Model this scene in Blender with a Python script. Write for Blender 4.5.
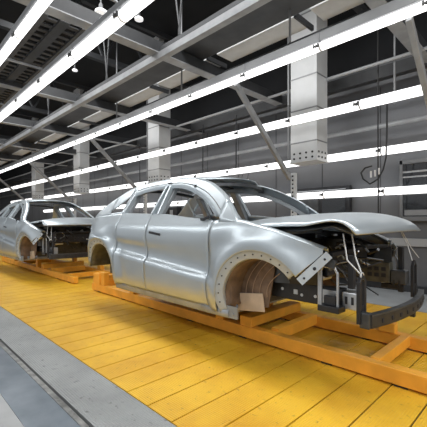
import bpy, bmesh, math, random
from mathutils import Vector, Matrix
random.seed(7)
SC = bpy.context.scene
for o in list(bpy.data.objects): bpy.data.objects.remove(o)
COL = SC.collection
PI = math.pi

# ---------------------------------------------------------------- camera, light, exposure
H = 1.3
cd = bpy.data.cameras.new('camera'); cam = bpy.data.objects.new('camera', cd); COL.objects.link(cam)
cd.sensor_width = 36; cd.lens = 343.0/427*36; cd.shift_y = 7.5/427; cd.clip_end = 200; cd.clip_start = .05
cam.location = (0, 0, H)
cam.rotation_euler = (PI/2, 0, math.radians(45.4))
SC.camera = cam
w = bpy.data.worlds.new('hall_ambient_fill'); SC.world = w; w.use_nodes = True  # even ambient fill standing in for the bright hall beyond
bg = w.node_tree.nodes['Background']; bg.inputs[0].default_value = (.93, .96, 1, 1); bg.inputs[1].default_value = .42
def area(name, loc, size, power, rot=(0,0,0), col=(1,1,1)):
    l = bpy.data.lights.new(name, 'AREA'); l.shape = 'RECTANGLE'; l.size = size[0]; l.size_y = size[1]
    l.energy = power; l.color = col
    o = bpy.data.objects.new(name, l); COL.objects.link(o); o.location = loc; o.rotation_euler = rot
    return o
area('fill_softbox_near', (-5, -2.0, 4.6), (16, .5), 170, (math.radians(25),0,0))  # added softbox fill, standing in for unseen lamp rows on the near side
area('fill_softbox_line', (-6, 2.6, 5.4), (18, 1.0), 520)  # added overhead softbox that brightens the line, no visible fixture
area('fill_softbox_end', (3.2, 2.2, 3.6), (.6, 4), 80, (0, math.radians(50), 0))  # added softbox fill past the right end, no visible fixture
SC.view_settings.view_transform = 'Standard'; SC.view_settings.look = 'None'
SC.view_settings.gamma = 1; SC.view_settings.use_curve_mapping = False
SC.view_settings.exposure = 0.28

# ---------------------------------------------------------------- materials
def mat(name, col, rough=.5, metal=0., noise=0., nscale=6., bump=0., bscale=60., emit=None, estr=0., spec=.5, col2=None, wear=None):
    m = bpy.data.materials.new(name); m.use_nodes = True
    N = m.node_tree.nodes; L = m.node_tree.links; b = N['Principled BSDF']
    b.inputs['Base Color'].default_value = (*col, 1); b.inputs['Roughness'].default_value = rough
    b.inputs['Metallic'].default_value = metal; b.inputs['Specular IOR Level'].default_value = spec
    tc = N.new('ShaderNodeTexCoord')
    if noise or col2:
        n = N.new('ShaderNodeTexNoise'); n.inputs['Scale'].default_value = nscale; n.inputs['Detail'].default_value = 6
        L.new(tc.outputs['Object'], n.inputs['Vector'])
        r = N.new('ShaderNodeValToRGB'); r.color_ramp.elements[0].position = .33; r.color_ramp.elements[1].position = .68
        c2 = col2 or tuple(c*(1-noise) for c in col)
        r.color_ramp.elements[0].color = (*c2, 1); r.color_ramp.elements[1].color = (*col, 1)
        L.new(n.outputs['Fac'], r.inputs['Fac']); L.new(r.outputs['Color'], b.inputs['Base Color'])
        m['ramp'] = 1
    if bump:
        n2 = N.new('ShaderNodeTexNoise'); n2.inputs['Scale'].default_value = bscale; n2.inputs['Detail'].default_value = 3
        L.new(tc.outputs['Object'], n2.inputs['Vector'])
        bp = N.new('ShaderNodeBump'); bp.inputs['Strength'].default_value = bump; bp.inputs['Distance'].default_value = .01
        L.new(n2.outputs['Fac'], bp.inputs['Height']); L.new(bp.outputs['Normal'], b.inputs['Normal'])
    if emit:
        b.inputs['Emission Color'].default_value = (*emit, 1); b.inputs['Emission Strength'].default_value = estr
    return m

def tread(name, c1, c2, rough, pitch, strength, stain=None):
    """painted checker plate: crossed raised bars, dirt in large patches"""
    m = bpy.data.materials.new(name); m.use_nodes = True
    N = m.node_tree.nodes; L = m.node_tree.links; b = N['Principled BSDF']
    b.inputs['Roughness'].default_value = rough
    tc = N.new('ShaderNodeTexCoord')
    n = N.new('ShaderNodeTexNoise'); n.inputs['Scale'].default_value = 1.6; n.inputs['Detail'].default_value = 8; n.inputs['Roughness'].default_value = .65
    L.new(tc.outputs['Object'], n.inputs['Vector'])
    r = N.new('ShaderNodeValToRGB'); r.color_ramp.elements[0].position = .34; r.color_ramp.elements[1].position = .6
    r.color_ramp.elements[0].color = (*c2, 1); r.color_ramp.elements[1].color = (*c1, 1)
    L.new(n.outputs['Fac'], r.inputs['Fac'])
    sp = N.new('ShaderNodeTexNoise'); sp.inputs['Scale'].default_value = 22; sp.inputs['Detail'].default_value = 4
    L.new(tc.outputs['Object'], sp.inputs['Vector'])
    sr = N.new('ShaderNodeValToRGB'); sr.color_ramp.elements[0].position = .24; sr.color_ramp.elements[1].position = .38
    st = stain or tuple(x*.35 for x in c2)
    L.new(sp.outputs['Fac'], sr.inputs['Fac'])
    mx = N.new('ShaderNodeMixRGB'); mx.inputs[1].default_value = (*st, 1)
    L.new(sr.outputs['Color'], mx.inputs[0]); L.new(r.outputs['Color'], mx.inputs[2]); L.new(mx.outputs[0], b.inputs['Base Color'])
    xyz = N.new('ShaderNodeSeparateXYZ'); L.new(tc.outputs['Object'], xyz.inputs[0])
    def M(op, a, bb=None):
        k = N.new('ShaderNodeMath'); k.operation = op
        for i, v in enumerate((a, bb)):
            if v is None: continue
            if isinstance(v, (int, float)): k.inputs[i].default_value = v
            else: L.new(v, k.inputs[i])
        return k.outputs[0]
    fx = M('SINE', M('MULTIPLY', xyz.outputs[0], 2*PI/pitch)); fy = M('SINE', M('MULTIPLY', xyz.outputs[1], 2*PI/pitch))
    prod = M('MULTIPLY', fx, fy); hgt = M('POWER', M('ABSOLUTE', prod), 2.0)
    bp = N.new('ShaderNodeBump'); bp.inputs['Strength'].default_value = strength; bp.inputs['Distance'].default_value = .006
    L.new(hgt, bp.inputs['Height']); L.new(bp.outputs['Normal'], b.inputs['Normal'])
    return m

M_ = dict(
 steel = mat('galvanised_body_steel', (.55,.61,.645), .31, .65, noise=.06, nscale=2.5),
 steel_in = mat('inner_body_steel', (.42,.45,.47), .45, .5, noise=.25, nscale=7),
 flange = mat('bare_flange_steel', (.50,.55,.58), .45, .15, noise=.12, nscale=14),
 hole = mat('dark_hole', (.02,.02,.022), .8),
 black = mat('black_coated_metal', (.035,.036,.04), .42, .3, noise=.4, nscale=9),
 char = mat('charcoal_metal', (.10,.105,.11), .4, .6, noise=.35, nscale=12),
 olive = mat('oiled_metal', (.16,.155,.12), .45, .5, noise=.5, nscale=10),
 silver = mat('bright_bracket_steel', (.62,.64,.66), .32, .8, noise=.2, nscale=12),
 brown = mat('brown_liner', (.23,.155,.105), .65, .0, noise=.5, nscale=9, bump=.3, bscale=25),
 ribm = mat('liner_rib_brown', (.36,.26,.19), .7),
 cream = mat('cardboard_liner', (.66,.53,.40), .8, .0, noise=.25, nscale=8),
 orange = mat('orange_skid_paint', (.95,.44,.05), .36, .0, noise=.22, nscale=5, bump=.1),
 ydeck = tread('yellow_slat_paint', (.80,.475,.034), (.64,.33,.02), .33, .036, .6, (.36,.19,.025)),
 gplate = tread('grey_checker_plate', (.34,.355,.35), (.25,.26,.26), .42, .036, .8, (.09,.09,.09)),
 gap = mat('dark_gap', (.02,.016,.008), .9),
 bluefloor = mat('worn_blue_grey_floor', (.20,.235,.27), .35, .1, nscale=3, col2=(.10,.125,.15)),
 concrete = mat('light_concrete', (.42,.43,.43), .45, .0, noise=.35, nscale=2.5),
 walk = mat('far_walkway_grey', (.40,.42,.43), .4, .1, noise=.2, nscale=3),
 steeledge = mat('steel_edge_strip', (.42,.42,.40), .3, .7, noise=.6, nscale=12),
 wall = mat('grey_wall_panel', (.15,.155,.165), .4, .15, noise=.15, nscale=1.5),
 seam = mat('wall_seam', (.06,.06,.065), .7),
 rail = mat('pale_wall_rail', (.38,.39,.40), .4, .2),
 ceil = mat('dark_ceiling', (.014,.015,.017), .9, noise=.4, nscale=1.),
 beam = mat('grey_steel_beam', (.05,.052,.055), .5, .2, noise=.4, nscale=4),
 beamlit = mat('pale_lit_steel', (.36,.37,.38), .45, .2, noise=.25, nscale=5),  # pale steel; on beam bottom flanges the tone paints in the light they catch
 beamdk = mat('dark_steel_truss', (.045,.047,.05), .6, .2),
 duct = mat('dull_duct_sheet', (.07,.072,.076), .5, .3, noise=.4, nscale=3),
 panel = mat('pale_ceiling_panel', (.62,.63,.63), .6, noise=.1),
 colA = mat('pale_column_sheet', (.66,.67,.67), .45, .15, noise=.12, nscale=3),
 housing = mat('lamp_housing_grey', (.27,.275,.28), .4, .4, noise=.1),
 clip = mat('lamp_clip_dark', (.09,.09,.09), .4, .6),
 glow = mat('lamp_diffuser', (.95,.95,.95), .3, 0, emit=(1,1,1), estr=1.7),
 disc = mat('high_bay_lamp_face', (.8,.8,.8), .5, emit=(1,1,1), estr=.55),
 wire = mat('white_wire', (.55,.56,.56), .4, .2),
 cable = mat('black_cable', (.02,.02,.02), .5),
 white = mat('white_plastic', (.8,.8,.8), .5),
 glass = mat('dark_glass', (.02,.022,.025), .08, 0., spec=.8),
 frame = mat('window_frame_grey', (.18,.185,.19), .4, .4),
)

# ---------------------------------------------------------------- mesh helpers
class MB:
    def __init__(s): s.bm = bmesh.new()
    def box(s, x0, x1, y0, y1, z0, z1):
        v = [s.bm.verts.new(p) for p in [(x0,y0,z0),(x1,y0,z0),(x1,y1,z0),(x0,y1,z0),(x0,y0,z1),(x1,y0,z1),(x1,y1,z1),(x0,y1,z1)]]
        for f in [(0,3,2,1),(4,5,6,7),(0,1,5,4),(1,2,6,5),(2,3,7,6),(3,0,4,7)]: s.bm.faces.new([v[i] for i in f])
        return s
    def bar(s, pts, w, h, up=(0,0,1), closed=False):
        """rectangular section swept along points"""
        pts = [Vector(p) for p in pts]; n = len(pts); rings = []
        for i, p in enumerate(pts):
            if closed: t = pts[(i+1)%n]-pts[i-1]
            else: t = (pts[min(i+1,n-1)]-pts[max(i-1,0)])
            t.normalize(); u = Vector(up)
            if abs(t.dot(u)) > .97: u = Vector((1,0,0))
            side = t.cross(u).normalized(); u2 = side.cross(t).normalized()
            rings.append([s.bm.verts.new(p + side*(a*w/2) + u2*(b*h/2)) for a, b in ((-1,-1),(1,-1),(1,1),(-1,1))])
        m = n if closed else n-1
        for i in range(m):
            A, B = rings[i], rings[(i+1)%n]
            for k in range(4): s.bm.faces.new([A[k], A[(k+1)%4], B[(k+1)%4], B[k]])
        if not closed:
            s.bm.faces.new(rings[0][::-1]); s.bm.faces.new(rings[-1])
        return s
    def tube(s, pts, r, seg=10, closed=False):
        pts = [Vector(p) for p in pts]; n = len(pts); rings = []; prev = None
        for i, p in enumerate(pts):
            if closed: t = pts[(i+1)%n]-pts[i-1]
            else: t = (pts[min(i+1,n-1)]-pts[max(i-1,0)])
            t.normalize()
            u = prev if prev is not None else (Vector((0,0,1)) if abs(t.z) < .9 else Vector((1,0,0)))
            u = (u - t*u.dot(t)).normalized(); prev = u; v = t.cross(u)
            rr = r[i] if isinstance(r, (list, tuple)) else r
            rings.append([s.bm.verts.new(p + (u*math.cos(2*PI*k/seg) + v*math.sin(2*PI*k/seg))*rr) for k in range(seg)])
        m = n if closed else n-1
        for i in range(m):
            A, B = rings[i], rings[(i+1)%n]
            for k in range(seg): s.bm.faces.new([A[k], A[(k+1)%seg], B[(k+1)%seg], B[k]])
        if not closed:
            s.bm.faces.new(rings[0][::-1]); s.bm.faces.new(rings[-1])
        return s
    def grid(s, rows):
        V = [[s.bm.verts.new(p) for p in r] for r in rows]
        for a, b in zip(V, V[1:]):
            for i in range(len(a)-1): s.bm.faces.new([a[i], a[i+1], b[i+1], b[i]])
        return s
    def disc(s, c, r, axis, seg=10, th=.004):
        c = Vector(c); a = Vector(axis).normalized()
        return s.tube([c - a*th/2, c + a*th/2], r, seg)
    def build(s, name, m, parent=None, origin=None, smooth=False, bevel=0, solid=0, weld=False):
        bm = s.bm
        if weld: bmesh.ops.remove_doubles(bm, verts=bm.verts, dist=.0005)
        bmesh.ops.recalc_face_normals(bm, faces=bm.faces)
        if parent is not None:
            org = Vector(ORG[parent.name])
            bmesh.ops.translate(bm, verts=bm.verts, vec=-org)
        elif origin is not None:
            bmesh.ops.translate(bm, verts=bm.verts, vec=-Vector(origin))
        me = bpy.data.meshes.new(name); bm.to_mesh(me); bm.free()
        me.materials.append(m)
        if smooth:
            for p in me.polygons: p.use_smooth = True
            try: me.set_sharp_from_angle(angle=math.radians(38))
            except Exception: pass
        o = bpy.data.objects.new(name, me); COL.objects.link(o)
        if parent is not None:
            o.parent = parent; ORG[o.name] = ORG[parent.name]
        elif origin is not None: o.location = origin
        if solid:
            md = o.modifiers.new('sheet', 'SOLIDIFY'); md.thickness = solid; md.offset = 0
        if bevel:
            md = o.modifiers.new('edge', 'BEVEL'); md.width = bevel; md.segments = 2; md.limit_method = 'ANGLE'
        return o
ORG = {}
def thing(name, label, cat, loc, group=None):
    o = bpy.data.objects.new(name, None); COL.objects.link(o); o.location = loc; o.empty_display_size = .1
    ORG[o.name] = tuple(loc); o['label'] = label; o['category'] = cat
    if group: o['group'] = group
    return o
def tag(o, label, cat, group=None):
    o['label'] = label; o['category'] = cat
    if group: o['group'] = group
    return o
def struct(o): o['kind'] = 'structure'; return o
def copy_tree(o, parent=None):
    c = o.copy(); COL.objects.link(c)
    if parent is not None: c.parent = parent
    for ch in list(o.children): copy_tree(ch, c)
    return c
def lerp(pts, x):
    if x <= pts[0][0]: return pts[0][1]
    for a, b in zip(pts, pts[1:]):
        if x <= b[0]: return a[1] + (b[1]-a[1])*(x-a[0])/(b[0]-a[0])
    return pts[-1][1]
def smoothcurve(pts, x):
    """Catmull style smooth interpolation"""
    n = len(pts)
    if x <= pts[0][0]: return pts[0][1]
    if x >= pts[-1][0]: return pts[-1][1]
    for i in range(n-1):
        if x <= pts[i+1][0]:
            (x0,y0),(x1,y1) = pts[i], pts[i+1]; hh = x1-x0; t = (x-x0)/hh
            m0 = (y1-pts[i-1][1])/(x1-pts[i-1][0]) if i > 0 else (y1-y0)/hh
            m1 = (pts[i+2][1]-y0)/(pts[i+2][0]-x0) if i+2 < n else (y1-y0)/hh
            return (2*t**3-3*t*t+1)*y0 + (t**3-2*t*t+t)*hh*m0 + (-2*t**3+3*t*t)*y1 + (t**3-t*t)*hh*m1
def lin(a, b, n): return [a+(b-a)*i/(n-1) for i in range(n)]
ORD = ['first','second','third','fourth','fifth','sixth','seventh','eighth','ninth','tenth','eleventh','twelfth','thirteenth',
       'fourteenth','fifteenth','sixteenth','seventeenth','eighteenth','nineteenth','twentieth']

# ================================================================ SETTING
XL, XR = -34.0, 3.5
YD0, YD1 = 1.365, 5.55           # the yellow slat conveyor
YW = 7.0
struct(MB().box(XL, XR, -4, .67, -.2, 0).build('floor', M_['concrete']))
struct(MB().box(XL, XR, .672, .925, -.2, .0).build('trim_1', M_['bluefloor']))
struct(MB().box(XL, XR, .925, .962, -.2, .004).build('trim_2', M_['steeledge']))
struct(MB().box(XL, XR, .962, .982, -.2, -.03).build('trim_3', M_['gap']))
struct(MB().box(XL, XR, YD1+.02, YW+.2, -.2, 0).build('trim_4', M_['walk']))
wb = MB().box(XL, XR, YW, YW+.2, 0, 6.5)
struct(wb.build('wall_back', M_['wall']))
sm = MB()
x = XR-1.1
while x > XL: sm.box(x, x+.018, YW-.006, YW, .0, 3.9); x -= 1.22
struct(sm.build('trim_5', M_['seam']))
struct(MB().box(XL, XR, YW-.06, YW-.005, .84, .98).build('trim_6', M_['rail']))
struct(MB().box(XL, XR, YW-.05, YW-.005, .0, .12).build('baseboard_back', M_['beam']))
struct(MB().box(XL-.2, XL, -4, YW, 0, 6.5).build('wall_left', M_['wall']))
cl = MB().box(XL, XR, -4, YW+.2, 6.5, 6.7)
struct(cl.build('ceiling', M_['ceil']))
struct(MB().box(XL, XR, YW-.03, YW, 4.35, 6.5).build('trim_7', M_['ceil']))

# near walkway plates (countable, bolted plates) and the moving deck
gp = MB(); x = XR
gp.box(XL, XR, .984, YD0-.012, -.05, 0.004)
tag(gp.build('walkway_plate', M_['gplate'], bevel=.002), 'long grey checker plate walkway strip running beside the yellow conveyor deck', 'walkway plate')
deck = thing('slat_conveyor', 'wide yellow painted slat conveyor deck carrying the car bodies', 'conveyor', (-8, (YD0+YD1)/2, 0))
MB().box(XL, XR, YD0-.01, YD1+.01, -.2, -.012).build('conveyor_bed', M_['gap'], deck)
sl = MB(); x = XR
pitch = .275; x0 = -2.32+pitch*21
x = x0
while x > XL+.3:
    sl.box(x-pitch+.006, x-.006, YD0, YD1, -.012, .0); x -= pitch
sl.build('slat', M_['ydeck'], deck)

# ================================================================ CAR BODY
YC = 3.27; HW = .97
FA = (-1.86, .59); RA = (-4.74, .59); RF = .455; RI = .385
def zcrease(X): return .715 + (-2.39-X)*.083
def ins(X, z):
    zc = zcrease(X); k = 1.0
    k = max(0, min(1, (-2.30-X)/.25)) if X > -3 else max(0, min(1, (X+4.45)/.3))
    pts = [(.36,.085),(.44,.06),(.54,.022),(zc-.04,.0),(zc+.005,.002),(zc+.06,.046*k+.004*(1-k)),(zc+.16,.052*k+.006*(1-k)),(1.06,.022),(1.16,.022),(1.24,.045),(1.31,.085),(1.37,.115),
           (1.80,.40),(1.9,.50)]
    return smoothcurve(pts, z) if z < 1.31 else lerp(pts, z)
def hw(X, z):
    v = HW - ins(X, z)
    if X < -4.85: v -= .75*(-4.85-X)**2
    if X > -1.95: v -= .16*((X+1.95)/.62)**2
    for c in (FA, RA):
        r = math.hypot(X-c[0], z-c[1])
        v += .022*math.exp(-((r-.50)/.07)**2) - .012*math.exp(-((r-.66)/.09)**2)
    return v
def SP(X, z, s, off=0): return (X, YC + s*(hw(X, z)-off), z)     # s = -1 near side, +1 far side
OUT = [(-5.36,1.20),(-5.2,1.33),(-5.0,1.455),(-4.80,1.57),(-4.62,1.67),(-4.42,1.755),(-4.14,1.808),(-3.78,1.832),(-3.5,1.836),(-3.245,1.822),(-2.95,1.775),(-2.72,1.705),(-2.44,1.562),(-2.28,1.445),(-2.16,1.345),(-2.10,1.30)]
WIN = [(-4.27,1.63),(-4.22,1.66),(-4.05,1.70),(-3.9,1.718),(-3.56,1.735),(-3.26,1.722),(-3.1,1.692),(-2.84,1.608),(-2.6,1.496),(-2.36,1.335)]
BELT = [(-5.4,1.33),(-4.3,1.405),(-4.2,1.40),(-3.245,1.37),(-2.77,1.325),(-2.4,1.29),(-2.2,1.29)]
FTOP = [(-2.43,1.29),(-2.27,1.302),(-2.06,1.292),(-1.86,1.252),(-1.65,1.2),(-1.46,1.134),(-1.335,1.085),(-1.30,1.066)]
def out(X): return smoothcurve(OUT, X)
def win(X): return smoothcurve(WIN, X)
def belt(X): return lerp(BELT, X)
def strip(mb, Xs, lo, hi, s, nr, shift=None, top_in=None):
    rows = []
    for j in range(nr+1):
        v = j/nr; r = []
        for X in Xs:
            a, b = lo(X), hi(X); z = a+(b-a)*v
            X2 = X + (shift(X, z) if shift else 0)
            r.append(SP(X2, z, s))
        rows.append(r)
    if top_in:
        for d, dz in top_in:
            rows.append([(p[0], p[1]-s*d, p[2]+dz) for p in rows[nr]])
    mb.grid(rows); return mb

car = thing('car_body', 'bare silver unpainted car body in the foreground, its engine bay open toward the right', 'car body', (-3.2, YC, .44), 'car bodies on orange skids')
def arch_xs(c, r, x0, x1, n=26):
    xs = {round(x0,4), round(x1,4)}
    for k in range(n+1):
        X = c[0]+r*math.cos(PI*k/n)
        if x0 < X < x1: xs.add(round(X,4))
    X = x0
    while X < x1: xs.add(round(X,4)); X += .04
    xs = sorted(xs); outl = [xs[0]]
    for q in xs[1:]:
        if q-outl[-1] > .0035: outl.append(q)
    outl[-1] = x1
    return outl
def archz(c, r, X): return c[1] + math.sqrt(max(0, r*r-(X-c[0])**2))
GAP = .004
for s in (-1, 1):
    # rear quarter panel with C pillar
    mb = MB()
    def lo(X):
        if X < RA[0]-RF: return .60+(-5.2-X)*.2
        return max(archz(RA, RF, X), .59) if X < RA[0]+RF else .44
    strip(mb, arch_xs(RA, RF, -5.36, -4.262), lo, belt, s, 26)
    strip(mb, lin(-5.36, -4.62, 14), belt, out, s, 8)
    slit_lo = lambda X: belt(X)+.02
    slit_hi = lambda X: min(out(X)-.055, 1.44+(X+4.62)*.62)
    strip(mb, lin(-4.62, -4.27, 9), belt, slit_lo, s, 1)
    strip(mb, lin(-4.62, -4.27, 9), slit_hi, out, s, 5)
    strip(mb, lin(-4.30, -4.262, 2), belt, out, s, 5)
    mb.build('quarter_panel', M_['steel'], car, smooth=True, solid=.012, weld=True)
    # rear door and front door
    dsh = lambda X, z: .0
    bshape = lambda z: .02*math.sin((z-.45)*2.6)           # gentle S of the shut line
    mb = MB()
    strip(mb, lin(-4.254, -3.545-GAP, 24), lambda X: .455, belt, s, 30,
          shift=lambda X, z: bshape(z)*max(0, (X+4.254)/.7), top_in=[(.012,.004),(.03,.0),(.032,-.03)])
    rd = mb.build('rear_door', M_['steel'], car, smooth=True, solid=.01)
    mb = MB()
    strip(mb, lin(-3.545+GAP, -2.455-GAP, 30), lambda X: .455, belt, s, 30,
          shift=lambda X, z: bshape(z)*max(0, (-2.455-X)/1.09) + (.04*(z-.45)*max(0,(X+3.545)/1.09)), top_in=[(.012,.004),(.03,.0),(.032,-.03)])
    fd = mb.build('front_door', M_['steel'], car, smooth=True, solid=.01)
    for xe, z1 in ((lambda z: -3.545+bshape(z), 1.38), (lambda z: -2.45+.0375*(z-.45), 1.29), (lambda z: -4.258, 1.39)):
        MB().bar([SP(xe(z), z, s, .014) for z in lin(.46, z1, 22)], .020, .010, up=(0,1,0)).build('shut_gap_shade', M_['black'], car)  # black strip put behind each shut line, standing in for the gap's shade
    # door handle recess
    h1 = hw(-3.32, 1.15)
    MB().bar([SP(-3.435,1.168,s,-.012), SP(-3.33,1.158,s,-.016), SP(-3.215,1.145,s,-.012)], .012, .028).build('door_handle', M_['black'], fd, bevel=.004)
    hr = MB().bar([SP(-4.16,1.215,s,-.010), SP(-4.06,1.207,s,-.014), SP(-3.96,1.198,s,-.010)], .010, .024)
    # mirror mount
    MB().bar([SP(-2.60,1.318,s,-.006), SP(-2.53,1.318,s,-.03), SP(-2.48,1.345,s,-.01)], .02, .028).build('mirror_mount', M_['black'], fd, bevel=.004)
    # window frames of the doors
    mb = MB()
    mb.bar([SP(X, win(X)-.008, s, .012) for X in lin(-4.20, -3.50, 12)], .03, .026, up=(0,s,0))
    mb.bar([SP(-4.21, z, s, .012) for z in lin(belt(-4.2), 1.655, 6)], .03, .05, up=(0,s,0))
    mb.bar([SP(-3.515+.0*z, z, s, .004) for z in lin(belt(-3.5), 1.735, 6)], .03, .055, up=(0,s,0))
    mb.build('rear_window_frame', M_['steel'], rd)
    mb = MB()
    mb.bar([SP(X, win(X)-.008, s, .012) for X in lin(-3.45, -2.40, 16)], .03, .026, up=(0,s,0))
    mb.bar([SP(-3.44+.055*(1.74-z)/.37, z, s, .004) for z in lin(belt(-3.4), 1.73, 6)], .03, .05, up=(0,s,0))
    mb.build('front_window_frame', M_['steel'], fd)
    MB().tube([SP(X, win(X)+.42*(out(X)-win(X)), s, -.0075) for X in lin(-4.20, -2.37, 34)], .0055, 6).build('frame_gap_shade', M_['black'], car, smooth=True)  # black tube standing in for the shaded gap between door frame and pillar
    # roof rail and A pillar in one pressing
    mb = MB()
    strip(mb, lin(-4.262, -2.34, 46), win, out, s, 4, top_in=[(.03,.010),(.06,.008)])
    strip(mb, lin(-2.34, -2.11, 7), lambda X: min(belt(X), out(X)-.01), out, s, 4, top_in=[(.03,.010),(.06,.008)])
    mb.build('roof_rail', M_['steel'], car, smooth=True, solid=.014)
    mb = MB()
    mb.bar([(X, YC+s*(hw(X, win(X))-.075), win(X)+.015) for X in lin(-4.3, -2.3, 24)], .05, .05)
    mb.bar([(-3.47+.02, YC+s*(hw(-3.4, z)-.075), z) for z in lin(.5, 1.73, 12)], .10, .05)
    mb.bar([(-4.25, YC+s*(hw(-4.2, z)-.08), z) for z in lin(.6, 1.68, 10)], .10, .05)
    mb.bar([(-2.38, YC+s*(hw(-2.4, z)-.09), z) for z in lin(.45, 1.30, 8)], .12, .06)
    mb.build('inner_pillar_frame', M_['steel_in'], car, bevel=.006)
    # rocker sill
    mb = MB()
    mb.grid([[(X, YC+s*(HW-a), z) for X in lin(-4.30, -2.20, 6)] for a, z in ((.15,.40),(.075,.387),(.066,.40),(.060,.448),(.10,.47))])
    mb.build('rocker_sill', M_['steel_in'], car, smooth=True, solid=.01)
    # front fender
    def lof(X):
        if X < FA[0]-RF: return .43
        if X < -1.49: return archz(FA, RF, X)
        return .863 + (X+1.476)*1.12
    ftop = lambda X: smoothcurve(FTOP, X)
    mb = MB()
    strip(mb, arch_xs(FA, RF, -2.445, -1.312), lambda X: min(lof(X), ftop(X)-.01), ftop, s, 26, top_in=[(.02,.012),(.05,.014),(.09,.004),(.095,-.03)],
          shift=lambda X, z: .035*(z-.45)*max(0, (-2.2-X)/.245) if X < -2.2 else 0)
    fen = mb.build('front_fender', M_['steel'], car, smooth=True, solid=.01)
    # end flange plate of the fender with slots
    A = Vector(SP(-1.480,.84,s)); B = Vector(SP(-1.290,1.062,s)); inn = Vector((.045, -s*.0, -.035))
    mb = MB(); q = [A, B, B+Vector((.045,-s*.015,-.048)), A+Vector((.045,-s*.015,-.048))]
    mb.grid([[tuple(q[0]), tuple(q[1])],[tuple(q[3]), tuple(q[2])]])
    fl = mb.build('fender_flange', M_['flange'], fen, solid=.008)
    mb = MB(); nrm = (q[1]-q[0]).cross(q[3]-q[0]).normalized()
    for t in (.15,.5,.84): mb.disc(q[0]+(q[1]-q[0])*t+(q[3]-q[0])*.55, (.010 if t != .5 else .014), nrm, 8, .014)
    mb.build('flange_hole', M_['hole'], fl)
    # wheel arch flanges with a row of holes
    for c, a0, a1, own, nm in ((FA, 200, 38, fen, 'arch_flange'), (RA, 172, -8, car, 'arch_flange')):
        ra = [math.radians(a) for a in lin(a0, a1, 40)]
        mb = MB(); rows = []
        for rr, off in ((RF+.004,.004),(RF-.012,.016),(RI+.012,.018),(RI,.028),(RI-.004,.06)):
            rows.append([SP(c[0]+rr*math.cos(a), c[1]+rr*math.sin(a), s, off) for a in ra])
        mb.grid(rows)
        fo = mb.build(nm, M_['flange'], own, smooth=True, solid=.006)
        mb = MB(); rm = (RF+RI)/2
        for a in lin(a0-12, a1+6, 13):
            a = math.radians(a); p = SP(c[0]+rm*math.cos(a), c[1]+rm*math.sin(a), s, .012)
            mb.disc(p, .0062, (0,1,0), 8, .012)
        mb.build('flange_hole', M_['hole'], fo)
        # inner liner: barrel of the wheel house
        mb = MB(); rows = []
        for d in lin(.05, .42, 5):
            rr = RI+.0-.02*(d/.42)
            rows.append([(c[0]+rr*math.cos(a), YC+s*(HW-.02-d), c[1]+rr*math.sin(a)) for a in [math.radians(k) for k in lin(196 if c is FA else 178, 66 if c is FA else -6, 26)]])
        mb.grid(rows)
        li = mb.build('wheel_house_liner', M_['brown'] if c is FA else M_['olive'], car, smooth=True, solid=.008)
        mb = MB()
        if c is FA:
            for q in range(4):      # swept ribs of the liner
                mb.tube([(c[0]-.30+.085*q+.20*t*t-.02*q*t, YC+s*(HW-.275-.0*t), .60+.34*t-.012*q*q*t) for t in lin(0,1,9)], .004, 6)
            mb.build('liner_rib', M_['ribm'], li, smooth=True)
        else: mb.bm.free()
        # inner wall of the wheel house
        yw = YC+s*(HW-(.29 if c is FA else .40))
        mb = MB()
        if c is FA: ring = [(c[0]+(RI-.02)*math.cos(math.radians(k)), yw, c[1]+(RI-.02)*math.sin(math.radians(k))) for k in lin(190, 88, 14)] + [(-1.83,yw,.86),(-1.86,yw,.70),(-1.90,yw,.50)]
        else: ring = [(c[0]+(RI-.02)*math.cos(math.radians(k)), yw, c[1]+(RI-.02)*math.sin(math.radians(k))) for k in lin(180, -6, 20)]
        ctr = mb.bm.verts.new((c[0]-.10, yw+s*-.0, .70)); vs = [mb.bm.verts.new(p) for p in ring]
        vs.append(mb.bm.verts.new((c[0]-RI+.02, yw, .46)))
        for i in range(len(vs)): mb.bm.faces.new([ctr, vs[i], vs[(i+1)%len(vs)]])
        mb.build('wheel_house_wall', M_['olive'] if c is RA else M_['brown'], li, solid=.01)
    # pale board standing in the front wheel house and dark hub plate beside it
    mb = MB().bar([(-2.26, YC+s*.70, .50), (-1.94, YC+s*.70, .54)], .012, .17)
    mb.build('pale_liner_board', M_['cream'], car, bevel=.003)
    mb = MB().box(-2.30, -2.225, YC+s*.80-.04, YC+s*.80+.04, .41, .9); mb.build('hinge_pillar_foot', M_['brown'], car, bevel=.01)
    mb = MB().box(-2.31, -2.10, YC+s*.885-.012, YC+s*.885+.012, .387, .50); mb.disc((-2.15, YC+s*.90, .43), .018, (0,1,0), 8, .012)
    mb.build('jacking_plate', M_['steel_in'], car, bevel=.004)
    # longitudinal rail, crash box, strut tower, hoop bracket, end plate
    yr = YC+s*.55
    r_ = MB().box(-2.15, -1.24, yr-.05, yr+.05, .59 if s < 0 else .66, .75 if s < 0 else .87)
    rail = r_.build('front_rail', M_['black'] if s < 0 else M_['olive'], car, bevel=.008)
    mb = MB()
    if s < 0:
        mb.bm.free()
        for X in (-1.80,-1.60,-1.47): MB().disc((X, yr-.052, .67+.02*math.sin(X*9)), .014, (0,1,0), 10, .008).build('rail_bolt', M_['silver'], rail)
        for a in ((-1.68,-1.64,.65,.69),(-1.40,-1.27,.61,.73)): MB().box(a[0],a[1], yr-.058, yr-.05, a[2],a[3]).build('rail_patch', M_['silver'], rail)
    else:
        for X in (-1.30,-1.37,-1.44):
            for z in (.735,.80): mb.box(X-.022, X+.022, yr-.056, yr-.05, z-.02, z+.02)
        for X in (-1.6,-1.75): mb.disc((X, yr-.052, .77), .022, (0,1,0), 10, .008)
        mb.build('rail_hole', M_['hole'], rail)
    mb = MB().box(-1.235, -1.085, yr-.055, yr+.055, .595 if s < 0 else .66, .735 if s < 0 else .80)
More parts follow.
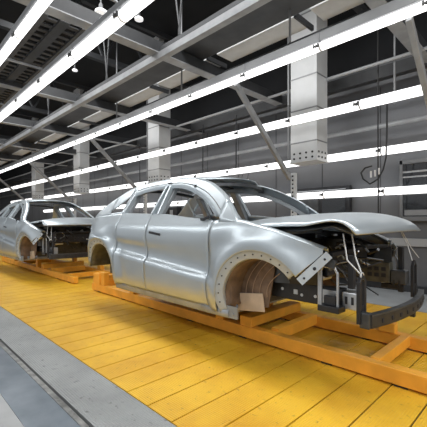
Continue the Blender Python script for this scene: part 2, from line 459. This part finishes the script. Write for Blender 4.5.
    cb = mb.build('crash_box', M_['silver'] if s < 0 else M_['char'], car, bevel=.01)
    mb = MB()
    for X in (-1.20,-1.15): mb.box(X-.010, X+.010, yr-.058, yr-.054, .64, .70)
    mb.build('crash_box_slot', M_['black'], cb)
    # slotted end plate
    mb = MB(); ye = YC+s*.655
    mb.bar([(-1.06,ye-.045,.53),(-1.06,ye-.045,.84),(-1.06,ye,.885),(-1.06,ye+.045,.84),(-1.06,ye+.045,.53)], .035, .028, up=(1,0,0))
    mb.box(-1.07,-1.05, ye-.045, ye+.045, .53,.66)
    mb.build('beam_end_plate', M_['black'], car, bevel=.003)
    # inverted U hoop
    yh = YC+s*.70
    mb = MB()
    P0 = Vector((-1.375, yh, 0)); P1 = Vector((-1.235, yh+.02, 0))
    pth = [P0+Vector((0,0,.60)), P0+Vector((0,0,.90)), P0+(P1-P0)*.15+Vector((0,0,.945)), P0+(P1-P0)*.8+Vector((0,0,.935)), P1+Vector((0,0,.88)), P1+Vector((0,0,.60))]
    mb.bar(pth[:4], .035, .020, up=(0,1,0)); mb.bar(pth[3:], .018, .016, up=(0,1,0))
    hp = mb.build('hoop_bracket', M_['silver'], car, bevel=.004)
    mb = MB().box(-1.39,-1.21, yh-.02, yh+.11, .575,.625); mb.box(-1.35,-1.25, yh+.01, yh+.05, .625, .70)
    mb.build('hoop_foot', M_['black'], hp, bevel=.006)
    # strut tower
    mb = MB().tube([(FA[0]+.02, YC+s*.50, z) for z in (.74,.95,1.10,1.13)], [.17,.15,.12,.07], 14)
    st = mb.build('strut_tower', M_['char'], car, smooth=True)
    mb = MB().tube([(FA[0]+.02, YC+s*.50, 1.12), (FA[0]+.02, YC+s*.50, 1.15)], .035, 10); mb.build('strut_cap', M_['silver'], st)
    # upper side rail of the engine bay
    mb = MB().bar([(-2.2, YC+s*.74, 1.16), (-1.85, YC+s*.74, 1.13), (-1.50, YC+s*.72, 1.02), (-1.25, YC+s*.68, .95)], .05, .07)
    mb.build('upper_apron_rail', M_['char'], car, bevel=.006)
    mb = MB().grid([[(-2.14, YC+s*.62, .72),(-1.65, YC+s*.60, .74),(-1.40, YC+s*.60, .76)],[(-2.14, YC+s*.66, 1.13),(-1.65, YC+s*.66, 1.04),(-1.40, YC+s*.66, .98)]])
    mb.build('inner_apron', M_['black'], car, solid=.012)

# roof skin
mb = MB(); rows = []
for X in lin(-4.42, -2.98, 24):
    z = out(X)+.006; wdt = hw(X, out(X))-.05; r = []
    for k in lin(-1, 1, 17):
        bow = .05*(1-k*k)
        fx = X + (.22*(1-k*k) if X > -3.02 else .22*(1-k*k)*max(0,(X+3.9)/.9) if X > -3.9 else 0)
        r.append((fx, YC+k*wdt, z+bow-(.10*(fx-X) if X>-3.9 else 0)))
    rows.append(r)
mb.grid(rows); mb.build('roof_skin', M_['steel'], car, smooth=True, solid=.012)
mb = MB().bar([(-2.99+.22*(1-k*k), YC+k*.64, 1.70+.045*(1-k*k)) for k in lin(-1,1,13)], .07, .035); mb.build('roof_bow', M_['char'], car); mb = MB()
mb.bar([(-3.5, YC+k*.60, 1.775+.05*(1-k*k)) for k in lin(-1,1,9)], .08, .025); mb.build('roof_bow', M_['char'], car); mb = MB()
mb.bar([(-4.45, YC+k*.60, 1.71+.045*(1-k*k)) for k in lin(-1,1,9)], .09, .035)
mb.build('roof_bow', M_['char'], car)
# floor, tunnel, firewall, cowl, dash cross tube, rear panel
mb = MB().box(-4.40, -2.26, YC-.80, YC+.80, .386, .44); mb.bar([(-4.4,YC,.50),(-2.26,YC,.52)], .26, .12)
for X in (-2.9,-3.5,-4.15): mb.box(X-.05, X+.05, YC-.78, YC+.78, .47, .53)
mb.build('floor_pan', M_['steel_in'], car, bevel=.01)
mb = MB().grid([[(-2.13, YC+k, z) for k in lin(-.58,.58,5)] for z in (.46,.8,1.05,1.22)]); mb.build('firewall', M_['char'], car, solid=.015)
mb = MB().bar([(-2.28+.10*(1-k*k), YC+k*.80, 1.25+.02*(1-k*k)) for k in lin(-1,1,11)], .20, .035)
mb.bar([(-2.12+.10*(1-k*k), YC+k*.74, 1.20) for k in lin(-1,1,11)], .03, .08); mb.build('cowl_panel', M_['steel_in'], car)
MB().tube([(-2.52, YC+k*.80, 1.13) for k in (-1,0,1)], .035, 10).build('dash_cross_tube', M_['char'], car, smooth=True)
mb = MB().bar([(-5.33-.06*(1-k*k), YC+k*.74, .90) for k in lin(-1,1,9)], .04, .46); mb.build('rear_panel', M_['steel_in'], car)
mb = MB().bar([(-4.70, YC+k*.78, 1.22) for k in (-1,0,1)], .22, .03); mb.build('parcel_shelf', M_['steel_in'], car)
# hood, propped a hand's width open
def hoodz(X, k):
    z = smoothcurve([(-2.25,1.335),(-1.9,1.36),(-1.5,1.375),(-1.28,1.365),(-1.12,1.32),(-1.02,1.25),(-.99,1.212)], X)
    fr = max(0, min(1, (-1.02-X)/.45)); fr = fr*fr*(3-2*fr)
    return z - (.012+.088*fr)*abs(k)**2.2 + (.025 if k > 0 else 0)*abs(k)*fr - .015*fr*max(0,abs(k)-.92)/.08
mb = MB(); rows = []
for i in range(27):
    u = i/26; r = []
    for j in range(25):
        k = -1+2*j/24
        xf = -.965 - .075*abs(k)**3.0; xr = -2.28 + .14*(1-k*k)
        X = xr+(xf-xr)*u; Xz = -2.25+1.26*u
        wd = .80-.0*u
        r.append((X, YC+k*wd, hoodz(Xz, k)))
    rows.append(r)
mb.grid(rows)
hood = mb.build('hood', M_['steel'], car, smooth=True, solid=.014)
mb = MB(); rows2 = [[(p[0]*.97-.055, YC+(p[1]-YC)*.93, p[2]-.045) for p in r[::3]] for r in rows[1:-1:3]]
mb.grid(rows2); mb.build('hood_inner_frame', M_['char'], hood, smooth=True, solid=.01)
# hood prop wires
mb = MB(); 
mb.tube([(-1.16, YC-.60, 1.22), (-1.12, YC-.62, 1.02), (-1.055, YC-.65, .885)], .006, 6)
mb.tube([(-1.20, YC-.66, 1.20), (-1.15, YC-.70, 1.0), (-1.055, YC-.655, .885)], .006, 6)
mb.tube([(-1.055, YC-.655+.025*math.cos(a), .885+.025*math.sin(a)) for a in lin(0, 2*PI*.95, 12)], .006, 6)
mb.build('hood_prop_wire', M_['wire'], car, smooth=True)
mb = MB()
mb.tube([(-1.18, YC+.62, 1.21), (-1.12, YC+.66, 1.05), (-1.06, YC+.60, .90)], .005, 6)
mb.tube([(-1.15, YC+.56, 1.21), (-1.09, YC+.68, 1.02), (-1.03, YC+.72, .92)], .004, 6)
mb.build('hood_prop_wire', M_['wire'], car, smooth=True)
# radiator support
mb = MB().grid([[(-1.42,YC+.50,.88),(-1.22,YC+.50,.88)],[(-1.37,YC+.56,1.03),(-1.24,YC+.56,1.03)]]); mb.build('sloped_bracket_plate', M_['char'], car, solid=.01)
mb = MB().bar([(-1.32, YC+k, 1.055-.04*abs(k)) for k in lin(-.66,.66,7)], .07, .035); mb.build('latch_crossbar', M_['black'], car, bevel=.004)
for y, zb in ((-.56,.76),(.64,.56)):
    mb = MB().box(-1.20,-1.15, YC+y-.025, YC+y+.025, zb, 1.03); mb.build('radiator_post', M_['black'], car, bevel=.006)
# bumper beam
mb = MB(); 
bp = [(-1.0+.09*(1-k*k), YC+k*.67, .552) for k in lin(-1,1,19)]
mb.bar(bp, .05, .095)
bb = mb.build('bumper_beam', M_['black'], car, bevel=.008)
mb = MB().bar([(p[0]+.002, p[1], .603) for p in bp], .05, .012); mb.build('beam_top_lip', M_['char'], bb)
for k in lin(-.8,.8,9): MB().box(-1.0+.09*(1-k*k)+.018, -1.0+.09*(1-k*k)+.028, YC+k*.67-.018, YC+k*.67+.018, .535, .565).build('beam_slot', M_['hole'], bb)
mb = MB().box(-1.06,-.985, YC-.70, YC-.64, .50,.62); mb.build('beam_end_bracket', M_['char'], bb, bevel=.01)
mb = MB().box(-1.02,-.975, YC+.36, YC+.41, .387,.52); mb.build('tow_bracket', M_['black'], bb, bevel=.006)
# loose looking hardware in the engine bay: hoses, brackets, boxes
rnd = random.Random(3)
for nm, x0,x1,y0,y1,z0,z1,m in (('heater_box',-2.10,-1.92,.05,.45,.75,1.10,'black'),('brake_booster',-2.10,-1.86,-.42,-.16,.86,1.10,'black'),
        ('battery_tray',-1.78,-1.45,.28,.56,.86,.90,'char'),('gear_mount',-1.72,-1.50,-.40,-.22,.76,.90,'silver'),('fan_shroud',-1.50,-1.44,-.44,.44,.80,1.03,'black'),
        ('relay_box',-1.70,-1.48,.30,.50,.90,1.02,'black')):
    MB().box(x0,x1,YC+y0,YC+y1,z0,z1).build(nm, M_[m], car, bevel=.02)
for k in range(22):
    a = Vector((-2.0+rnd.random()*.5, YC-.62+rnd.random()*1.15, .80+rnd.random()*.3)); pts = [a]
    for q in range(5): pts.append(pts[-1]+Vector((rnd.uniform(.02,.13), rnd.uniform(-.10,.10), rnd.uniform(-.08,.06))))
    MB().tube([tuple(p) for p in pts], rnd.choice((.006,.009,.014)), 7).build('wiring_hose', M_[('silver','black','char','olive')[k%4]], car, smooth=True)
for k in range(26):
    a = (-1.85+rnd.random()*.6, YC-.62+rnd.random()*1.2, .80+rnd.random()*.28); e = rnd.uniform(.4,1)
    MB().bar([(a[0]-.03*e,a[1]-.03*e,a[2]),(a[0],a[1]+.01,a[2]+.03*e),(a[0]+.03*e,a[1]+.02,a[2]-.02)], .022*e, .03*e).build('engine_bay_bracket', M_[('silver','olive','flange')[k%3]], car, bevel=.006)

car2 = copy_tree(car); car2.location.x -= 6.45
car2['label'] = 'second silver car body at the left edge, behind the large one, front end facing right'

# ================================================================ SKIDS
def make_skid():
    X0, X1 = -6.2, -.58
    sk = thing('conveyor_skid', 'orange steel skid frame under the large foreground car body', 'skid', (-3.4, 3.4, 0), 'orange car carrying skids')
    ya, yb = 2.95, 3.86
    for y in (ya, yb):
        r = MB().box(X0, X1, y-.05, y+.05, .018, .142).build('skid_rail', M_['orange'], sk, bevel=.006)
        for X in (X0+.25, X0+1.1, X0+1.9, X0+2.8, X0+3.7, X0+4.7, X1-.3): MB().box(X-.05, X+.05, y-.035, y+.035, .0, .018).build('rail_pad', M_['black'], r)
    for X, w, zt in ((-1.10,.08,.15),(-2.12,.09,.17),(-3.3,.08,.15),(-4.5,.08,.15),(-6.12,.10,.16)):
        MB().box(X-w/2, X+w/2, ya+.05, yb-.05, .05, zt).build('cross_member', M_['orange'], sk, bevel=.005)
    b = MB().box(-2.52,-2.36, ya-.05, yb+.05, .142, .25); b.build('raised_cross_member', M_['orange'], sk, bevel=.008)
    for X in (-2.85, -4.80):
        for y in (ya, yb):
            p = MB().box(X-.06, X+.06, y-.05, y+.05, .142, .345).build('support_post', M_['orange'], sk, bevel=.006)
            MB().box(X-.08, X+.08, y-.07, y+.07, .345, .385).build('support_pad', M_['black'], p, bevel=.004)
    for y in (ya, yb):
        p = MB().box(-6.10,-5.85, y-.07, y+.07, .142, .34); p.box(-5.92,-5.72, y-.05, y+.05, .142,.375); p.build('rear_stop_block', M_['orange'], sk, bevel=.01)
    MB().box(-5.98,-5.86, ya+.07, yb-.07, .20, .30).build('rear_stop_bar', M_['orange'], sk, bevel=.006)
    for y in (yb-.02,):
        p = MB().box(-1.36,-1.20, y-.05, y+.05, .142,.24); p.box(-1.30,-1.24, y-.03, y+.03, .24,.34); p.build('locating_block', M_['orange'], sk, bevel=.006)
        MB().tube([(-1.27,y,.34),(-1.27,y,.38)], .02, 8).build('locating_pin', M_['black'], sk, smooth=True)
    return sk
skid = make_skid()
skid2 = copy_tree(skid); skid2.location.x -= 6.45
skid2['label'] = 'orange steel skid frame under the second car body at the left edge'

# ================================================================ STRIP LIGHTS
def make_light(L, r, tilt, housing):
    t = thing('strip_light', 'x', 'strip light', (0,0,0))
    MB().tube([(-L/2+.012,0,0),(L/2-.012,0,0)], r, 14).build('diffuser_tube', M_['glow'], t, smooth=True)
    for a, b in ((L/2-.012, L/2), (-L/2, -L/2+.012)): MB().tube([(a,0,0),(b,0,0)], r*1.04, 14).build('end_cap', M_['white'], t, smooth=True)
    c = MB(); c.box(L/2-.05, L/2, -r*1.1, -r*.55, -r*.35, r*.35); c.box(L/2-.08, L/2+.0, -r*1.25, -r*.9, -r*.2, r*.2)
    c.tube([(L/2-.07, -r*1.1, -r*.4),(L/2-.07,-r*1.1,r*.55)], .010, 6); c.tube([(L/2-.015, -r*1.1, -r*.4),(L/2-.015,-r*1.1,r*.55)], .010, 6)
    c.build('clamp', M_['clip'], t)
    if housing: MB().box(-L/2, L/2, -r*.9, r*.9, r*1.0, r*1.0+housing).build('housing', M_['housing'], t, bevel=.01)
    return t
rows = [  # name, Y, z, first joint X (right end), length, radius, count, housing
 ('steep top left corner row', 1.203, 3.49, -3.28, 1.2, .047, 8, .08),
 ('thick row crossing the top left', 1.87, 3.47, -2.06, 1.2, .062, 14, .08),
 ('row rising to top right corner', 3.95, 3.47, -.90, 1.2, .050, 20, .12),
 ('row next below the top right corner', 5.2, 3.05, -.92, 1.2, .070, 20, 0),
 ('row just behind the hanging columns', 6.3, 2.52, -1.0, 1.2, .072, 20, 0),
 ('lowest row near the back wall', 6.74, 1.850, -1.1, 1.2, .070, 16, 0)]
for ri, (nm, Y, z, X1, L, r, n, hs) in enumerate(rows):
    src = make_light(L, r, 0, hs); grp = 'strip lights of the ' + nm
    for i in range(n):
        o = src if i == 0 else copy_tree(src)
        o.location = (X1 - L/2 - i*L, Y, z)
        o['label'] = 'white strip light, %s from right, %s' % (ORD[i], nm); o['group'] = grp

# ================================================================ OVERHEAD STEEL
# carrying rails and drop rods for the light rows
# cross beams along Y
for i, X in enumerate((-1.55, -4.45, -7.55, -10.4, -13.4, -16.4)):
    t = thing('cross_beam', 'grey overhead steel cross beam, %s from the camera' % ORD[i], 'beam', (X, 3, 3.9), 'overhead cross beams')
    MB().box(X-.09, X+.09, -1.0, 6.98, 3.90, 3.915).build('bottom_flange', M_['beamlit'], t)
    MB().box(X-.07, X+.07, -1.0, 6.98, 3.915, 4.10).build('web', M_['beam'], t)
t = thing('long_girder', 'pale long steel girder running above and between the two upper light rows', 'girder', (-10, 3.15, 3.8))
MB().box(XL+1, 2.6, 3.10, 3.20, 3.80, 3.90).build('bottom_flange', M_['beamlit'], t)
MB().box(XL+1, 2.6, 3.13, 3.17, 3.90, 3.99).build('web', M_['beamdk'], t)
tag(MB().box(XL+1, 2.6, 3.54, 4.10, 4.12, 4.15).build('air_duct', M_['duct'], bevel=.01), 'dull grey rectangular duct running beside the pale long girder', 'duct')
X = .9
for i in range(14):
    t = thing('ceiling_panel', 'pale flat ceiling panel, %s from the right beside the grey duct' % ORD[i], 'ceiling panel', (X-.75, 4.25, 4.12), 'pale panels beside the duct')
    MB().box(X-1.5, X, 4.125, 4.50, 4.12, 4.15).build('panel_sheet', M_['panel'], t)
    MB().box(X+.003, X+.04, 4.115, 4.6, 4.105, 4.18).build('panel_bracket', M_['beamdk'], t)
    X -= 1.75
for k, (y, z, r, lab, m) in enumerate(((4.56,4.02,.03,'black pipe running beside the pale ceiling panels, nearer of two','beamdk'), (4.72,4.0,.04,'grey pipe running beside the pale ceiling panels, farther of two','beam'),
        (5.95,3.92,.028,'thin grey pipe high in front of the dark upper wall','rail'), (6.6,3.04,.045,'grey conduit along the wall between two bright light rows','beamlit'))):
    tag(MB().tube([(XL+1,y,z),(2.6,y,z)], r, 10).build('overhead_pipe', M_[m], smooth=True), lab, 'pipe')
tag(MB().box(XL+1, 2.6, 6.45, 6.6, 3.86, 4.08).build('wall_girder', M_['beam'], bevel=.008), 'wide grey girder along the back wall below the dark upper wall', 'girder')
# cable ladder between the two left light rows
for x1, lab in ((-4.7, 'slotted grey cable tray hanging between the two top left light rows'),):
    t = thing('cable_tray', lab, 'cable tray', (-10, 1.83, 3.98))
    for y, w in ((1.56,.10),(1.83,.13),(2.12,.12)):
        MB().box(-26, x1, y-w/2, y+w/2, 3.98, 4.03).build('tray_rail', M_['duct'], t)
    mb = MB(); X = x1-.1
    while X > -26: mb.box(X-.07, X, 1.56, 2.12, 4.0, 4.02); X -= .17
    mb.build('tray_rung', M_['duct'], t)
    mb = MB().box(-26, x1, 1.5, 2.18, 4.10, 4.12); mb.build('tray_cover', M_['ceil'], t)
# brackets carrying the left rows
for i, X in enumerate((-3.55, -6.0, -8.4, -10.8)):
    tag(MB().bar([(X,1.25,3.62),(X,1.45,3.80),(X,1.95,3.80),(X,1.97,3.64)], .03, .03).build('lamp_bracket', M_['beamlit']), 'pale bent bracket joining the two top left light rows, %s from the camera' % ORD[i], 'bracket', 'bent brackets')
# diagonal braces, perforated posts
for i, X in enumerate((-1.12, -3.54, -8.54, -13.5, -18.5)):
    tag(MB().bar([(X,3.98,3.42),(X,5.48,2.08)], .09, .06, up=(1,0,0)).build('diagonal_brace', M_['beamlit'], bevel=.006), 'pale diagonal steel brace behind the upper light row, %s from the right' % ORD[i], 'brace', 'diagonal braces')
for i, X in enumerate((-3.54, -8.54, -13.5)):
    t = thing('perforated_post', 'grey perforated steel post under the foot of a diagonal brace, %s from the right' % ORD[i], 'post', (X, 5.62, 0), 'perforated posts')
    MB().box(X-.045, X+.045, 5.58, 5.66, 0, 2.2).build('post_body', M_['colA'], t, bevel=.004)
    mb = MB()
    for k in range(16): mb.box(X-.015, X+.015, 5.572, 5.581, 1.0+k*.075, 1.03+k*.075)
    mb.build('post_slot', M_['hole'], t)
# hanging columns
def make_column():
    X = -3.33
    t = thing('hanging_column', 'x', 'column', (X, 5.8, 2.39), 'hanging columns')
    MB().box(X-.27, X+.27, 5.6, 6.0, 2.39, 6.48).build('column_shaft', M_['colA'], t, bevel=.008)
    mb = MB()
    for z in (2.75, 3.35, 3.95, 4.5, 5.1): mb.box(X-.275, X+.275, 5.594, 6.006, z-.012, z+.012)
    mb.build('seam_band', M_['housing'], t)
    mb = MB()
    for k in range(4):
        for q in range(2): mb.disc((X-.19+k*.125, 5.597, 2.46+q*.09), .020, (0,1,0), 8, .012)
    for k in range(3):
        for q in range(2): mb.disc((X+.273, 5.67+k*.12, 2.46+q*.09), .020, (1,0,0), 8, .012)
    mb.build('bolt_hole', M_['hole'], t)
    MB().box(X-.29, X+.29, 5.58, 6.02, 2.385, 2.41).build('base_plate', M_['colA'], t, bevel=.004)
    MB().tube([(X-.33, 5.62, 2.5),(X-.33, 5.62, 6.48)], .022, 8).build('conduit', M_['housing'], t, smooth=True)
    return t
c0 = make_column()
for i, X in enumerate((-3.33, -8.1, -13.3, -18.4)):
    c = c0 if i == 0 else copy_tree(c0)
    c.location.x = X
    c['label'] = 'pale square sheet metal column hanging from the ceiling, %s from the right' % ORD[i]
# vertical drop rods
for i, (X, Y, z0, z1) in enumerate(((-2.55,3.95,3.70,6.48),(-4.95,4.05,3.65,6.48),(-7.35,4.05,3.65,6.48),(-1.9,6.0,3.2,6.4),(-5.6,6.3,2.6,3.9),(-6.8,6.3,2.6,3.9),(-9.9,6.3,2.6,3.9))):
    tag(MB().tube([(X,Y,z0),(X,Y,z1)], .016, 8).build('drop_rod', M_['housing'] if i < 4 else M_['beamdk'], smooth=True),
        ('thin grey drop rod above the long upper light row, %s from the right' % ORD[i]) if i < 3 else ('thin grey drop rod at the right in front of the dark upper wall' if i == 3 else 'thin dark hanger rod before the wall, %s from right, left of the nearest column' % ORD[i-4]), 'rod')
for i, X in enumerate((-3.9, -6.1, -9.2)):
    mb = MB(); mb.tube([(X-.02,3.15,4.005),(X+.12,3.15,5.0)], .012, 6); mb.tube([(X+.02,3.15,4.005),(X-.16,3.15,5.0)], .012, 6)
    tag(mb.build('v_hanger', M_['beamdk']), 'thin V shaped wire hanger above the pale long girder, %s from the right' % ORD[i], 'hanger', 'V hangers')
# roof trusses
for i, X in enumerate((-2.5, -7.5, -12.5, -17.5)):
    t = thing('roof_truss', 'dark roof truss high in the black ceiling space, %s from the camera' % ORD[i], 'truss', (X, 2, 5), 'roof trusses')
    MB().box(X-.06, X+.06, -3.8, 6.95, 5.0, 5.12).build('bottom_chord', M_['beamdk'], t)
    MB().box(X-.06, X+.06, -3.8, 6.95, 6.2, 6.32).build('top_chord', M_['beamdk'], t)
    mb = MB(); y = -3.4
    while y < 6: mb.bar([(X,y,5.1),(X,y+.6,6.22)], .05, .05); mb.bar([(X,y+.6,6.22),(X,y+1.2,5.1)], .05, .05); y += 1.2
    mb.build('web_bar', M_['beamdk'], t)
def inv(px, py, z):
    t = (px-213.5)/343; q = (221-py)/343; d = (z-H)/q; r = t*d
    return -.712*d+.702*r, .702*d+.712*r
for i, (px, py, rr, lab) in enumerate(((101,13,.10,'largest pale round lamp between the two top left light rows'),(139,20,.075,'pale round ceiling lamp just right of the thick top left light row'),(75,71,.06,'small pale round ceiling lamp, lowest and farthest of the three'))):
    z = 4.9; X, Y = inv(px, py, z)
    t = thing('high_bay_lamp', lab, 'ceiling lamp', (X, Y, z), 'round high bay lamps')
    MB().tube([(X,Y,z),(X,Y,z+.03)], rr, 20).build('lamp_disc', M_['disc'], t, smooth=True)
    MB().tube([(X,Y,z+.03),(X,Y,z+.16)], [rr*.5, rr*.25], 16).build('lamp_shade', M_['beamdk'], t, smooth=True)
    MB().tube([(X,Y,z+.16),(X,Y,6.49)], .012, 6).build('suspension_rod', M_['beamdk'], t)

# ================================================================ WALL EQUIPMENT
# dark glazed opening at the right
t = MB().box(-2.04, .9, 6.86, 6.99, 1.36, 2.36).build('window_1', M_['glass']); struct(t)
ORG[t.name] = (0,0,0)
mb = MB(); mb.box(-2.08,.95,6.83,6.87,2.33,2.40); mb.box(-2.08,.95,6.83,6.87,1.30,1.38); mb.box(-2.08,-2.03,6.83,6.87,1.30,2.40)
mb.build('window_frame', M_['frame'], t, bevel=.004)
mb = MB(); mb.box(-2.05,.9,6.845,6.86,2.17,2.20); mb.box(-2.05,.9,6.845,6.86,2.08,2.105); mb.build('window_blind_strip', M_['rail'], t)
mb = MB(); mb.box(-2.0,.9,6.84,6.86,1.40,1.50); mb.build('window_ledge', M_['housing'], t)
# dark cabinet
cb = thing('control_cabinet', 'black control cabinet against the grey wall behind the foreground car windshield', 'cabinet', (-3.75, 6.7, 0))
MB().box(-4.4,-3.02,6.86,6.98,0.12,2.03).build('cabinet_body', M_['black'], cb, bevel=.01)
MB().box(-4.3,-3.7,6.845,6.86,1.35,1.9).build('cabinet_door', M_['char'], cb, bevel=.004)
MB().box(-3.62,-3.1,6.845,6.86,1.30,1.95).build('screen', M_['glass'], cb, bevel=.004)
MB().box(-4.28,-3.1,6.845,6.862,1.95,1.97).build('cabinet_trim', M_['rail'], cb)
# dark recesses on the wall farther left
for i, (X, z0, z1) in enumerate(((-9.0,1.0,1.75),(-6.6,1.0,1.8))):
    c = thing('wall_box', 'dark wall mounted box under the light rows, %s from the left' % ORD[i], 'wall box', (X, 6.95, z0), 'dark wall boxes')
    MB().box(X-.45,X+.45,6.8,6.99,z0,z1).build('box_body', M_['black'], c, bevel=.01)
    MB().box(X-.35,X-.02,6.785,6.8,z0+.1,z1-.1).build('box_door', M_['char'], c, bevel=.004)
    MB().box(X+.1,X+.25,6.785,6.8,z1-.35,z1-.1).build('box_screen', M_['rail'], c, bevel=.004)
# white notice below the light row
s_ = thing('notice_sign', 'small white notice hanging under the light row behind the car roof', 'sign', (-5.2, 6.2, 2.2))
MB().box(-5.39,-5.13,6.2,6.215,2.13,2.28).build('sign_board', M_['white'], s_)
mb = MB()
for k in range(4): mb.box(-5.36+k*.055,-5.325+k*.055,6.192,6.199,2.17,2.22)
mb.build('sign_mark', M_['housing'], s_)
mb = MB(); mb.tube([(-5.35,6.21,2.28),(-5.35,6.27,2.45)], .006, 6); mb.tube([(-5.17,6.21,2.28),(-5.17,6.27,2.45)], .006, 6)
mb.build('sign_cord', M_['cable'], s_)
# air hose drop at the right
t = thing('air_hose', 'black hose and cable drop looping in front of the grey wall at the right', 'hose', (-2.6, 6.1, 2))
def onwall(px, py, Y):
    tt = (px-213.5)/343; X = Y*(.702*tt-.712)/(.702+.712*tt); d = -.712*X+.702*Y
    return (X, Y, H-(py-221)*d/343)
a = onwall(378, 60, 6.1)
MB().tube([(a[0],6.1,6.49),(a[0],6.1,2.4),(a[0]+.01,6.1,.9)], .012, 6).build('straight_cable', M_['cable'], t)
MB().tube([onwall(*p,6.1) for p in ((387,100),(387,130),(386,158),(383,170),(378,179),(370,184),(363,179),(361,173),(365,168),(372,166))], .014, 7).build('looped_hose', M_['cable'], t, smooth=True)
for p in ((371,174),(375,173),(379,171)):
    q = onwall(*p, 6.1); MB().tube([(q[0],q[1],q[2]-.06),(q[0],q[1],q[2]+.05)], .016, 7).build('hose_coupling', M_['white'], t, smooth=True)
